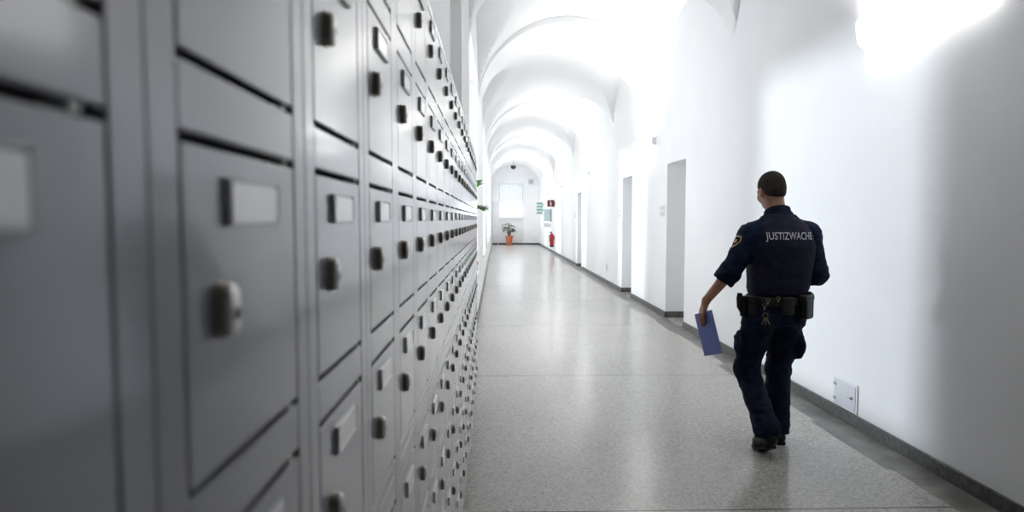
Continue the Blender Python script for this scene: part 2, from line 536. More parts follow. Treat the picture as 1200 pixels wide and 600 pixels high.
# ------------------------------------------------------------------ wall lamps
LAMP_Y = [3.76, 10.71, 17.8, 24.85, 31.8]
LL = 1.2
def lamp_mesh_shade(bm):
    prof = [(-.035, -.085), (-.075, -.08), (-.108, -.055), (-.125, -.01), (-.13, .05), (-.127, .09)]
    back = [(p[0] + .006, p[1] + .006) for p in reversed(prof)]
    pts = prof + back
    n = 18; rings = []
    for i in range(n + 1):
        t = -1 + 2 * i / n
        s = max(.0, 1 - max(0, (abs(t) - .9) / .1) ** 2 * .55)      # tips draw in towards the wall
        rings.append([(x * s, t * LL / 2, z * (.6 + .4 * s)) for x, z in pts])
    loop_loft(bm, rings)
    bmesh.ops.recalc_face_normals(bm, faces=bm.faces)
def cap_mesh(sg):
    def fn(bm):
        pr = [(0, -.07), (-.04, -.075), (-.075, -.05), (-.085, .0), (-.08, .075), (0, .075)]
        ys = (sg * (LL / 2 - .001), sg * (LL / 2 + .012))
        loop_loft(bm, [[(x * q, yv, z * q) for x, z in pr] for yv, q in ((ys[0], 1), (ys[1], .9))])
        bmesh.ops.recalc_face_normals(bm, faces=bm.faces)
    return fn
SH = simple_mesh('shade', lamp_mesh_shade, [M['lampwhite']])
SH.polygons.foreach_set('use_smooth', [True] * len(SH.polygons)); SH.set_sharp_from_angle(angle=math.radians(40))
CAPS = [simple_mesh('end_cap', cap_mesh(s), [M['lampgrey']]) for s in (-1, 1)]
TB = simple_mesh('tube', lambda bm: tube(bm, [(-.06, -LL / 2 + .03, .0), (-.06, LL / 2 - .03, .0)], .013, 10), [M['tube']])
BPL = simple_mesh('back_plate', lambda bm: box(bm, -.02, 0, -LL / 2 + .01, LL / 2 - .01, -.05, .05), [M['lampwhite']])
LAMP_LAB = ['white curved uplight on the bare wall above the access hatch',
            'white curved uplight on the wall just past the closest door recess',
            'white curved uplight on the wall before the third door recess',
            'white curved uplight on the wall before the red extinguisher',
            'white curved uplight on the wall closest to the end window']
LAMP_UP, LAMP_DN = 36, 8
for k, yl in enumerate(LAMP_Y):
    o = empty('wall_lamp', (XR, yl, 2.766)); tag(o, LAMP_LAB[k], 'lamp', 'uplights along the corridor wall')
    for nm, me in (('shade', SH), ('end_cap', CAPS[0]), ('end_cap', CAPS[1]), ('tube', TB), ('back_plate', BPL)): link(nm, me, o)
    for nm, pw, zz, rx, w in (('lamp_light_up', LAMP_UP, .06, PI, .075), ('lamp_light_down', LAMP_DN, -.03, 0, .03)):
        ld = bpy.data.lights.new(nm, 'AREA'); ld.shape = 'RECTANGLE'
        ld.size, ld.size_y = w, LL - .06
        ld.energy = pw * (.5 if k == 0 else 1.0); ld.color = (1, .985, .96); ld.spread = math.radians(130 if rx else 170)
        l = bpy.data.objects.new(nm, ld); COL.objects.link(l); l.parent = o
        l.location = (-.062 if rx else -.022, 0, zz); l.rotation_euler = (rx, 0, 0)

# ------------------------------------------------------------------ small things on the right wall
h = empty('access_hatch', (XR, 4.50, .092)); tag(h, 'small pale grey access hatch low on the wall above the skirting', 'hatch')
bm = bmesh.new()
box(bm, -.007, 0, -.16, -.14, 0, .215, bev=.002); box(bm, -.007, 0, .14, .16, 0, .215, bev=.002)
box(bm, -.007, 0, -.14, .14, .197, .215, bev=.002); box(bm, -.007, 0, -.14, .14, 0, .012, bev=.002)
mesh_obj('hatch_frame', bm, M['white'], h)
bm = bmesh.new(); box(bm, -.009, -.001, -.137, .137, .014, .194, bev=.002); hd = mesh_obj('hatch_door', bm, M['hatch'], h)
for z in (.05, .16):
    bm = bmesh.new(); box(bm, -.014, -.007, .118, .15, z - .012, z + .012, bev=.003); mesh_obj('hinge', bm, M['hinge'], h)
bm = bmesh.new(); lathe(bm, [(.012, 0), (.012, .01), (.006, .013)], 14); bmesh.ops.rotate(bm, verts=bm.verts, cent=(0, 0, 0), matrix=Matrix.Rotation(-PI / 2, 3, 'Y'))
box(bm, -.018, -.01, -.004, .03, -.004, .004, bev=.001)
kn = mesh_obj('latch', bm, M['hinge'], hd, smooth=40); kn.location = (-.008, -.09, .105)

def door_plate(y, label):
    o = empty('door_plate', (XR, y, 1.545)); tag(o, label, 'sign', 'room plates beside the door recesses')
    bm = bmesh.new(); box(bm, -.008, .003, -.14, .14, .085, .17, bev=.002); box(bm, -.008, .003, -.14, .14, 0, .078, bev=.002); mesh_obj('plate', bm, M['plate'], o)
    bm = bmesh.new()
    for z in (.145, .12, .055, .03): box(bm, -.0095, -.0079, -.11, .06 if z > .1 else .1, z - .006, z + .004)
    mesh_obj('lettering', bm, M['grey'], o)
door_plate(9.67, 'two-tier pale room plate beside the closest door recess')
door_plate(13.04, 'two-tier pale room plate beside the second door recess')
door_plate(20.4, 'two-tier pale room plate beside the third door recess')
o = empty('wall_socket', (XR, 14.5, .35)); tag(o, 'small white socket low on the wall past the second door recess', 'socket')
bm = bmesh.new(); box(bm, -.012, 0, -.08, .08, -.06, .1, bev=.004); mesh_obj('cover_plate', bm, M['plate'], o)
bm = bmesh.new(); lathe(bm, [(.028, 0), (.028, .004)], 18); bmesh.ops.rotate(bm, verts=bm.verts, cent=(0, 0, 0), matrix=Matrix.Rotation(-PI / 2, 3, 'Y'))
s = mesh_obj('outlet', bm, M['grey'], o, smooth=40); s.location = (-.0095, 0, .02)

# fire extinguisher on its bracket
o = empty('fire_extinguisher', (2.47, 27.5, .28)); tag(o, 'red fire extinguisher hanging low on the wall near the corridor end', 'fire extinguisher')
bm = bmesh.new(); lathe(bm, [(.0, .0), (.085, .0), (.095, .012), (.095, .5), (.085, .54), (.05, .57), (.03, .58), (.03, .61)], 24); mesh_obj('cylinder_body', bm, M['red'], o, smooth=40)
bm = bmesh.new(); lathe(bm, [(.097, .0), (.097, .07)], 24); mesh_obj('base_ring', bm, M['black'], o, smooth=40)
bm = bmesh.new(); box(bm, -.02, .02, -.02, .02, .61, .66, bev=.004); box(bm, -.1, .02, -.012, .012, .66, .675, bev=.003); box(bm, -.1, -.0, -.012, .012, .635, .645, bev=.003)
mesh_obj('valve_handle', bm, M['black'], o)
bm = bmesh.new(); tube(bm, [(-.02, -.02, .63), (-.09, -.03, .62), (-.115, -.03, .52), (-.11, -.03, .25)], .012); mesh_obj('hose', bm, M['black'], o, smooth=50)
bm = bmesh.new(); box(bm, .09, .135, -.03, .03, .3, .5, bev=.003); mesh_obj('bracket', bm, M['grey'], o)
o = empty('extinguisher_sign', (XR, 27.2, 2.04)); tag(o, 'dark red square flag sign on the wall above the extinguisher', 'sign')
bm = bmesh.new(); box(bm, -.36, -.04, -.008, .008, 0, .3, bev=.003); mesh_obj('panel', bm, M['signred'], o)
bm = bmesh.new(); box(bm, -.04, 0, -.006, .006, .1, .2); mesh_obj('bracket', bm, M['grey'], o)
bm = bmesh.new(); lathe(bm, [(.03, 0), (.03, .12), (.012, .145), (.012, .165)], 12, (-.2, -.004, .06)); box(bm, -.25, -.185, -.012, -.004, .225, .24)
mesh_obj('symbol', bm, M['signwhite'], o)
# display stand
o = empty('display_stand', (2.42, 28.95, 0)); tag(o, 'slim stand with a pale teal panel and white tray past the extinguisher', 'display stand')
bm = bmesh.new(); lathe(bm, [(.17, 0), (.17, .012), (.03, .02)], 24); mesh_obj('base', bm, M['grey'], o, smooth=40)
bm = bmesh.new(); tube(bm, [(0, 0, .02), (0, 0, 1.9)], .018); mesh_obj('pole', bm, M['grey'], o, smooth=40)
bm = bmesh.new(); box(bm, -.19, .13, -.05, -.018, 1.42, 1.98, bev=.006); mesh_obj('panel', bm, M['screen'], o)
bm = bmesh.new(); box(bm, .131, .16, -.06, .05, 1.38, 2.0, bev=.004); mesh_obj('side_frame', bm, M['black'], o)
bm = bmesh.new(); box(bm, -.19, .13, -.14, -.018, 1.13, 1.33, bev=.008); mesh_obj('tray', bm, M['white'], o)
# green directory board hung out from the wall
o = empty('directory_board', (XR, 33.6, 1.74)); tag(o, 'green and white striped directory board jutting from the wall near the end window', 'sign')
bm = bmesh.new(); box(bm, -.42, -.06, -.01, .01, 0, .72, bev=.004); mesh_obj('panel', bm, M['signwhite'], o)
bm = bmesh.new(); box(bm, -.06, .006, -.008, .008, .2, .28); box(bm, -.06, .006, -.008, .008, .5, .58); mesh_obj('bracket', bm, M['grey'], o)
for k in range(4):
    bm = bmesh.new(); box(bm, -.40, -.08, -.014, -.0095, .06 + k * .165, .16 + k * .165); mesh_obj('stripe_panel', bm, M['signgreen'], o)
# smoke detector / camera under the vault, square speaker on the end wall
o = empty('dome_camera', (.95, 33.6, 4.58)); tag(o, 'small dark dome camera hanging under the vault before the end wall', 'camera')
bm = bmesh.new(); tube(bm, [(0, 0, .12), (0, 0, -.22)], .02); mesh_obj('stem', bm, M['grey'], o, smooth=40)
bm = bmesh.new(); lathe(bm, [(.05, -.2), (.15, -.22), (.15, -.28), (.12, -.36), (.04, -.4)], 20); mesh_obj('dome', bm, M['black'], o, smooth=40)
o = empty('wall_speaker', (2.08, YE, 3.55)); tag(o, 'pale grey square speaker high on the end wall beside the window', 'speaker')
bm = bmesh.new(); box(bm, -.15, .15, -.08, 0, 0, .32, bev=.02); mesh_obj('housing', bm, M['plate'], o)
bm = bmesh.new(); lathe(bm, [(.11, 0), (.11, .008), (.03, .012)], 20); bmesh.ops.rotate(bm, verts=bm.verts, cent=(0, 0, 0), matrix=Matrix.Rotation(PI / 2, 3, 'X'))
s = mesh_obj('grille', bm, M['grey'], o, smooth=40); s.location = (0, -.079, .16)

# ------------------------------------------------------------------ plants
def leaf(bm, base, d, L, W, droop=.3, mi=0):
    d = Vector(d).normalized(); side = d.cross(Vector((0, 0, 1)))
    if side.length < .05: side = Vector((1, 0, 0))
    side.normalize(); up = side.cross(d).normalized()
    n = 6; vs = []
    for i in range(n + 1):
        t = i / n; w = W * math.sin(PI * min(1, t * .92 + .06)) ** .8
        c = Vector(base) + d * L * t - Vector((0, 0, 1)) * droop * L * t * t
        vs.append((bm.verts.new(c - side * w + up * w * .25), bm.verts.new(c), bm.verts.new(c + side * w + up * w * .25)))
    for a, b in zip(vs, vs[1:]):
        for q in (0, 1):
            f = bm.faces.new((a[q], a[q + 1], b[q + 1], b[q])); f.smooth = True; f.material_index = mi

o = empty('potted_plant', (.79, YE - .42, 0)); tag(o, 'leafy plant in a terracotta pot on the floor under the end window', 'plant')
bm = bmesh.new(); lathe(bm, [(.15, 0), (.16, .02), (.2, .44), (.225, .44), (.23, .54), (.2, .54), (.19, .48), (.02, .47)], 28); mesh_obj('pot', bm, M['pot'], o, smooth=40)
bm = bmesh.new(); lathe(bm, [(.19, .46), (.19, .485), (.1, .5), (.01, .505)], 20); mesh_obj('soil', bm, M['soil'], o, smooth=60)
rnd = random.Random(4)
bmS, bmL = bmesh.new(), bmesh.new()
for k in range(15):
    a = k * 2.4; r = .1 + .34 * rnd.random(); hgt = .78 + .62 * rnd.random()
    tip = (r * math.cos(a), r * math.sin(a) * .8, hgt)
    tube(bmS, [(.05 * math.cos(a), .05 * math.sin(a), .48), (tip[0] * .45, tip[1] * .45, hgt * .8), tip], [.012, .009, .006], 6)
    for j in range(4):
        b = a + (j - 1.5) * .9
        leaf(bmL, tip, (math.cos(b), math.sin(b), .35 - .2 * j * rnd.random()), .2 + .08 * rnd.random(), .055, .45)
mesh_obj('stem', bmS, M['stem'], o, smooth=60)
mesh_obj('foliage', bmL, M['leafd'], o)

o = empty('window_plant', (-.34, 9.40, WS)); tag(o, 'tall green plant on the window sill, two leafy shoots reaching past the wall edge', 'plant')
bm = bmesh.new(); lathe(bm, [(.05, .004), (.055, .01), (.07, .13), (.078, .13), (.078, .16), (.065, .16), (.06, .14), (.01, .135)], 22); mesh_obj('pot', bm, M['pot'], o, smooth=40)
bm = bmesh.new(); lathe(bm, [(.06, .13), (.058, .142), (.01, .146)], 16); mesh_obj('soil', bm, M['soil'], o, smooth=60)
bmS, bmL = bmesh.new(), bmesh.new()
tube(bmS, [(0, 0, .13), (.0, 0, .8), (.03, 0, .96), (.16, -.02, .98)], [.009, .008, .006, .004], 7)
tube(bmS, [(0, .01, .13), (-.01, .01, .9), (.0, .01, 1.25), (.08, 0, 1.35)], [.009, .008, .005, .004], 7)
rl = random.Random(11)
for k in range(13):
    a = -1.3 + 2.6 * k / 12; q = rl.random()
    leaf(bmL, (.05 + .09 * q, -.01 + .01 * a, .955 + .03 * rl.random()), (math.cos(a), math.sin(a), -.1 + .35 * rl.random()), .13 + .06 * rl.random(), .045, .05 + .25 * rl.random())
for k in range(7):
    a = -1.4 + 2.8 * k / 6
    leaf(bmL, (.04 + .04 * rl.random(), .0, 1.33 + .03 * rl.random()), (math.cos(a) * .8, math.sin(a) * .8, -.3 + 1.1 * rl.random()), .11 + .05 * rl.random(), .04, .1)
mesh_obj('stem', bmS, M['stem'], o, smooth=60); mesh_obj('foliage', bmL, M['leaf'], o)

# ------------------------------------------------------------------ the officer
class Field:
    def __init__(s, lo, hi, res):
        s.lo = np.array(lo, float); s.res = res
        n = np.ceil((np.array(hi) - s.lo) / res).astype(int) + 1
        s.F = np.full(n, .2, np.float32)
        s.ax = [s.lo[i] + res * np.arange(n[i]) for i in range(3)]
    def like(s):
        f = Field.__new__(Field); f.lo, f.res, f.ax = s.lo, s.res, s.ax; f.F = np.full(s.F.shape, .2, np.float32); return f
    def sub(s, lo, hi):
        sl = []
        for i in range(3):
            a = int(np.clip(math.floor((lo[i] - s.lo[i]) / s.res), 0, s.F.shape[i] - 1)); b = int(np.clip(math.ceil((hi[i] - s.lo[i]) / s.res) + 1, a + 1, s.F.shape[i]))
            sl.append(slice(a, b))
        g = np.meshgrid(*[s.ax[i][sl[i]] for i in range(3)], indexing='ij', sparse=True)
        return tuple(sl), g
    def put(s, sl, d, k):
        a = s.F[sl]
        if k > 0:
            h = np.maximum(k - np.abs(a - d), 0) / k
            s.F[sl] = np.minimum(a, d) - h * h * k * .25
        else: s.F[sl] = np.minimum(a, d)
    def cut(s, sl, d, k=.004):
        a = s.F[sl]; d = -d
        h = np.maximum(k - np.abs(a - d), 0) / k
        s.F[sl] = np.maximum(a, d) + h * h * k * .25
    def cone(s, a, b, ra, rb, k=.02, sc=None):
        a, b = np.array(a, float), np.array(b, float); m = max(ra, rb) + k + .02
        sl, (X, Y, Z) = s.sub(np.minimum(a, b) - m, np.maximum(a, b) + m)
        ba = b - a; L2 = max(ba @ ba, 1e-9)
        t = np.clip(((X - a[0]) * ba[0] + (Y - a[1]) * ba[1] + (Z - a[2]) * ba[2]) / L2, 0, 1)
        d = np.sqrt((X - a[0] - t * ba[0]) ** 2 + (Y - a[1] - t * ba[1]) ** 2 + (Z - a[2] - t * ba[2]) ** 2) - (ra + (rb - ra) * t)
        s.put(sl, d, k)
    def ell(s, c, r, k=.02, R=None, sub=False):
        c = np.array(c, float); m = max(r) + k + .02
        sl, (X, Y, Z) = s.sub(c - m, c + m)
        x, y, z = X - c[0], Y - c[1], Z - c[2]
        if R is not None:
            R = np.array(R); x, y, z = (R[0, 0] * x + R[1, 0] * y + R[2, 0] * z, R[0, 1] * x + R[1, 1] * y + R[2, 1] * z, R[0, 2] * x + R[1, 2] * y + R[2, 2] * z)
        q = np.sqrt((x / r[0]) ** 2 + (y / r[1]) ** 2 + (z / r[2]) ** 2)
        q2 = np.sqrt((x / r[0] ** 2) ** 2 + (y / r[1] ** 2) ** 2 + (z / r[2] ** 2) ** 2) + 1e-6
        d = q * (q - 1) / q2
        if sub: s.cut(sl, d, k)
        else: s.put(sl, d, k)
    def stack(s, prof, k=.02, p=2.3):
        """prof rows: (h, cx, cy, a, b); superelliptic torso"""
        prof = np.array(prof); m = .05
        sl, (X, Y, Z) = s.sub((prof[:, 1] - prof[:, 3]).min() * np.ones(3) * [1, 0, 0] + [-m, (prof[:, 2] - prof[:, 4]).min() - m, prof[0, 0] - m],
                              [(prof[:, 1] + prof[:, 3]).max() + m, (prof[:, 2] + prof[:, 4]).max() + m, prof[-1, 0] + m])
        zf = Z.ravel()
        cx, cy, a, b = [np.interp(zf, prof[:, 0], prof[:, i]).reshape(1, 1, -1) for i in (1, 2, 3, 4)]
        q = (np.abs((X - cx) / a) ** p + np.abs((Y - cy) / b) ** p) ** (1 / p)
        d = (q - 1) * np.minimum(a, b)
        d = np.maximum(d, np.maximum(prof[0, 0] - Z, Z - prof[-1, 0]))
        s.put(sl, d, k)
    def half(s, n, p, k=.006):
        """keep the side the normal points away from"""
        g = np.meshgrid(*s.ax, indexing='ij', sparse=True); n = np.array(n, float); n /= np.linalg.norm(n)
        d = (g[0] - p[0]) * n[0] + (g[1] - p[1]) * n[1] + (g[2] - p[2]) * n[2]
        s.F = np.maximum(s.F, d.astype(np.float32))
    def mesh(s):
        F = s.F; S = F < 0; nx, ny, nz = F.shape
        c = np.zeros((nx - 1, ny - 1, nz - 1), np.int8)
        offs = [(i, j, k) for i in (0, 1) for j in (0, 1) for k in (0, 1)]
        for i, j, k in offs: c += S[i:nx - 1 + i, j:ny - 1 + j, k:nz - 1 + k]
        I = np.argwhere((c > 0) & (c < 8))
        V8 = np.stack([F[I[:, 0] + i, I[:, 1] + j, I[:, 2] + k] for i, j, k in offs], 1)
        acc = np.zeros((len(I), 3)); cnt = np.zeros(len(I))
        for a in range(8):
            for ax, bit in ((0, 4), (1, 2), (2, 1)):
                if a & bit: continue
                b = a | bit; fa, fb = V8[:, a], V8[:, b]; m = (fa < 0) != (fb < 0)
                t = fa[m] / (fa[m] - fb[m]); p = np.tile(np.array(offs[a], float), (m.sum(), 1)); p[:, ax] += t
                acc[m] += p; cnt[m] += 1
        verts = s.lo + s.res * (I + acc / cnt[:, None])
        idx = np.full(c.shape, -1, np.int64); idx[I[:, 0], I[:, 1], I[:, 2]] = np.arange(len(I))
        quads = []
        for ax in range(3):
            A = [slice(None)] * 3; B = [slice(None)] * 3; A[ax] = slice(0, -1); B[ax] = slice(1, None)
            E = np.argwhere(S[tuple(A)] != S[tuple(B)])
            o1, o2 = [q for q in range(3) if q != ax]
            E = E[(E[:, o1] > 0) & (E[:, o2] > 0) & (E[:, o1] < c.shape[o1]) & (E[:, o2] < c.shape[o2])]
            ins = S[E[:, 0], E[:, 1], E[:, 2]]
            def g(d1, d2):
                e = E.copy(); e[:, o1] -= d1; e[:, o2] -= d2; return idx[e[:, 0], e[:, 1], e[:, 2]]
            q = np.stack([g(1, 1), g(0, 1), g(0, 0), g(1, 0)], 1)
            flip = ins if ax != 1 else ~ins
            q[~flip] = q[~flip][:, ::-1]
            quads.append(q)
        return verts, np.concatenate(quads)

def field_obj(name, fld, mats, parent, disp=None, smooth_it=1):
    V, Q = fld.mesh()
    me = bpy.data.meshes.new(name)
    me.from_pydata(V.tolist(), [], Q.tolist()); me.update()
    if disp or smooth_it:
        bm = bmesh.new(); bm.from_mesh(me)
        for _ in range(smooth_it): bmesh.ops.smooth_vert(bm, verts=bm.verts, factor=.5, use_axis_x=True, use_axis_y=True, use_axis_z=True)
        bm.normal_update()
        if disp:
            mv = [(v, v.normal * disp(v.co, v.normal)) for v in bm.verts]
            for v, d in mv: v.co += d
        bm.to_mesh(me); bm.free()
    me.polygons.foreach_set('use_smooth', [True] * len(me.polygons))
    for m in (mats if isinstance(mats, (list, tuple)) else [mats]): me.materials.append(m)
    return link(name, me, parent)

OX, OY = 1.83, 4.05
person = empty('person', (OX, OY, 0))
tag(person, 'officer in navy uniform and vest walking away down the corridor, folder in hand', 'person')

# joints, in metres from the spot on the floor below him; he walks towards +y
J = dict(neck=(.028, .02, 1.50), head=(.008, .085, 1.70),
         sl=(-.155, .0, 1.395), el=(-.30, -.03, 1.155), wl=(-.437, .02, .962),
         sr=(.222, .0, 1.40), er=(.262, -.055, 1.145), wr=(.16, .18, 1.125),
         hl=(-.085, 0, .90), kl=(-.148, .04, .50), al=(-.115, -.215, .155),
         hr=(.11, 0, .90), kr=(.075, .075, .50), ar=(.068, .055, .10))
HR = (Matrix.Rotation(.12, 3, 'Z') @ Matrix.Rotation(-.33, 3, 'X'))        # head turned a little and bowed
HRn = np.array(HR)
def hp(x, y, z):
    v = HR @ Vector((x, y, z)); return (J['head'][0] + v.x, J['head'][1] + v.y, J['head'][2] + v.z)

def hand_frame(d, pn):
    d = Vector(d).normalized(); p = Vector(pn); p = (p - d * p.dot(d)).normalized(); t = p.cross(d); return d, p, t
def add_hand(fld, W, d, p, t, curl, thumb=(.35, .9, .55), tcurl=.5):
    """W wrist; d towards the fingers, p out of the palm, t towards the thumb"""
    W = Vector(W)
    q = lambda a, b, c: tuple(W + d * a + t * b + p * c)
    for b in (-.028, -.01, .01, .027): fld.cone(q(.012, b * .62, 0), q(.088 - abs(b - .005) * .25, b, 0), .0145, .0125, .012)
    fld.cone(q(.02, .022, .008), q(.06, .03, .008), .014, .012, .012)          # ball of the thumb
    for b, L, r in ((.030, (.040, .025, .021), .0086), (.010, (.045, .028, .022), .0088), (-.011, (.041, .026, .021), .0084), (-.030, (.032, .020, .019), .0075)):
        pos = Vector(q(.088 - abs(b - .005) * .25, b, 0)); ang = 0.0
        for s, (l, c) in enumerate(zip(L, curl)):
            ang += c; dr = d * math.cos(ang) + p * math.sin(ang) + t * (b * 1.2)
            nx = pos + dr.normalized() * l
            fld.cone(tuple(pos), tuple(nx), r * (1.05 - .08 * s), r * (.98 - .09 * s), .003); pos = nx
    pos = Vector(q(.03, .034, .006)); dr = (d * thumb[0] + t * thumb[1] + p * thumb[2]).normalized()
    for s, l in enumerate((.036, .032, .026)):
        nx = pos + dr * l; fld.cone(tuple(pos), tuple(nx), .0115 - .001 * s, .0105 - .001 * s, .004); pos = nx
        dr = (dr + d * tcurl + p * tcurl * .25 - t * tcurl * .5).normalized()

LHd, LHp, LHt = hand_frame((-.28, .02, -.95), (.93, .10, 0))
RHd, RHp, RHt = hand_frame((-.75, .62, -.1), (-.3, -.2, -.9))

# --- body: one continuous surface
B = Field((-.62, -.50, 0.0), (.46, .42, 1.84), .0046)
B.ell(hp(0, -.012, .022), (.0755, .094, .086), .03, HRn)                 # skull
B.ell(hp(0, .028, -.045), (.061, .066, .078), .04, HRn)                  # face and jaw
B.ell(hp(0, .075, -.095), (.026, .022, .02), .03, HRn)                   # chin
B.cone(hp(0, .088, .0), hp(0, .112, -.034), .010, .0135, .012)           # nose
for s in (-1, 1):
    B.ell(hp(s * .033, .098, .004), (.0165, .0105, .0105), .008, HRn, sub=True)   # eye sockets
    B.cone(hp(s * .016, .097, .020), hp(s * .050, .086, .022), .0055, .004, .014)  # brows
    B.cone(hp(s * .021, .0965, .0095), hp(s * .046, .0905, .009), .0052, .0046, .006)  # upper lids
    B.cone(hp(s * .022, .0965, -.007), hp(s * .045, .0905, -.006), .0034, .003, .006)  # lower lids
    B.ell(hp(s * .078, -.002, -.022), (.011, .022, .033), .006, HRn)           # ears
    B.ell(hp(s * .09, .0, -.018), (.008, .012, .018), .004, HRn, sub=True)
    B.ell(hp(s * .04, .068, -.035), (.022, .022, .024), .03, HRn)              # cheeks
B.ell(hp(0, .101, -.063), (.024, .009, .0058), .005, HRn)                # upper lip
B.ell(hp(0, .099, -.077), (.020, .009, .0062), .005, HRn)                 # lower lip
B.ell(hp(0, .109, -.0695), (.024, .008, .0016), .003, HRn, sub=True)      # mouth line
B.cone(J['neck'], hp(0, -.02, -.06), .062, .058, .04)
B.stack([(.86, .01, 0, .13, .10), (.95, .015, 0, .15, .10), (1.05, .03, 0, .14, .095), (1.2, .035, 0, .155, .10), (1.34, .035, 0, .165, .10), (1.43, .032, 0, .14, .085), (1.5, .03, .0, .07, .065)], .03)
for a, b, c, w in (('sl', 'el', 'wl', 1), ('sr', 'er', 'wr', 1)):
    B.cone(J[a], J[b], .054, .041, .03); B.cone(J[b], J[c], .043, .027, .02)
B.cone(J['wl'], tuple(Vector(J['wl']) + LHd * .02), .027, .024, .012)
add_hand(B, J['wl'], LHd, LHp, LHt, (.20, .32, .25), (.62, .60, .50), .35)
add_hand(B, J['wr'], RHd, RHp, RHt, (.75, .9, .6), (.6, .6, .6), .5)
for h_, k_, a_ in (('hl', 'kl', 'al'), ('hr', 'kr', 'ar')):
    B.cone(J[h_], J[k_], .075, .055, .04); B.cone(J[k_], J[a_], .053, .036, .03)
B.cone(J['al'], (-.11, -.10, .05), .036, .028, .02); B.cone((-.11, -.10, .05), (-.108, -.03, .042), .028, .02, .02)
B.cone(J['ar'], (.075, .15, .05), .036, .028, .02); B.cone(J['ar'], (.066, .02, .055), .036, .03, .02)
body = field_obj('body', B, M['skin'], person)
for s in (-1, 1):
    bm = bmesh.new(); bmesh.ops.create_uvsphere(bm, u_segments=18, v_segments=14, radius=.0115)
    bmesh.ops.rotate(bm, verts=bm.verts, cent=(0, 0, 0), matrix=Matrix.Rotation(-PI / 2, 3, 'X'))
    for f in bm.faces: f.material_index = 1 if f.calc_center_median().y > .0099 else 0
    e = mesh_obj('eye', bm, [M['eyewhite'], M['ink']], person, smooth=180); e.location = hp(s * .033, .0855, .003); e.rotation_euler = HR.to_euler()

# --- hair: short, tapered at the nape
H = Field((-.14, -.10, 1.54), (.16, .26, 1.86), .004)
H.ell(hp(0, -.014, .026), (.0825, .1, .0915), .02, HRn)
H.ell(hp(0, -.043, -.03), (.068, .066, .075), .03, HRn)
H.half(-(HRn @ np.array([0, -.48, 1.0])), hp(0, -.058, -.072))
H.ell(hp(0, .09, -.035), (.088, .085, .083), .01, HRn, sub=True)
for s in (-1, 1): H.ell(hp(s * .083, .0, -.03), (.022, .026, .036), .006, HRn, sub=True)
hair = field_obj('hair', H, M['hair'], person, lambda c, n: .0022 * noise.noise(Vector((c.x * 120, c.y * 120, c.z * 40))))

def wrinkle(amp, sc, st=(1, 1, 1)):
    def f(c, n):
        v = Vector((c.x * st[0], c.y * st[1], c.z * st[2])) * sc
        w = noise.noise(v + Vector((noise.noise(v * .5), noise.noise(v * .5 + Vector((5, 1, 2))), 0)) * 1.4)
        return amp * (1 - 2 * abs(w)) * .8 + amp * .4 * noise.noise(v * 2.3)
    return f

# --- shirt with sleeves rolled to below the elbow
S_ = Field((-.46, -.26, .90), (.46, .34, 1.66), .005)
TOR = [(.93, .012, 0, .172, .125), (1.0, .02, 0, .172, .122), (1.08, .03, 0, .172, .12), (1.2, .036, -.004, .185, .125), (1.33, .036, -.006, .195, .127), (1.40, .035, -.004, .188, .12),
       (1.455, .034, .0, .145, .105), (1.50, .032, .006, .10, .088), (1.535, .03, .012, .074, .078)]
S_.stack(TOR, .03)
S_.cone((-.035, .0, 1.475), J['sl'], .055, .06, .05); S_.cone((.095, .0, 1.475), J['sr'], .055, .06, .05)
lw = Vector(J['wl']); le = Vector(J['el']); cuffL = le + (lw - le) * .26
S_.cone(J['sl'], J['el'], .074, .064, .06); S_.cone(J['el'], tuple(cuffL), .065, .062, .03)
for t in (.10, .24): S_.cone(tuple(le + (lw - le) * (t - .012)), tuple(le + (lw - le) * (t + .012)), .0675, .0675, .006)
rw = Vector(J['wr']); re = Vector(J['er']); cuffR = re + (rw - re) * .35
S_.cone(J['sr'], J['er'], .076, .066, .06); S_.cone(J['er'], tuple(cuffR), .067, .062, .03)
nl = (lw - le).normalized(); nr = (rw - re).normalized()
# open the cuffs: hollow round the forearms
sl_, g_ = S_.sub(cuffL - Vector((.12, .12, .12)), cuffL + Vector((.12, .12, .12)))
dl = (g_[0] - cuffL.x) * nl.x + (g_[1] - cuffL.y) * nl.y + (g_[2] - cuffL.z) * nl.z - .012
S_.F[sl_] = np.where((g_[0] < -.22), np.maximum(S_.F[sl_], dl), S_.F[sl_])
for a, b in (((lw + le) / 2, cuffL - nl * .03), ((rw + re) / 2 + nr * .06, cuffR - nr * .03)):
    F2 = S_.like()
    F2.cone(tuple(a), tuple(b), .05, .052, 0); S_.F = np.maximum(S_.F, -F2.F)
# stand-up collar
S_.cone((.030, .008, 1.50), (.018, .034, 1.64), .084, .0765, .02)
F2 = S_.like()
F2.cone((.027, .014, 1.548), (.014, .055, 1.70), .066, .070, 0); S_.F = np.maximum(S_.F, -F2.F)
sl_, g_ = S_.sub((-.1, -.15, 1.5), (.16, .2, 1.66))
S_.F[sl_] = np.maximum(S_.F[sl_], ((g_[2] - 1.598) + .42 * (g_[1] + .06)) * .92 + 0 * g_[0])
shirt = field_obj('shirt', S_, M['shirt'], person, lambda c, n, w=wrinkle(.0065, 11, (1, 1, 1.5)): w(c, n) * min(1, max(0, (1.51 - c.z) * 20)))

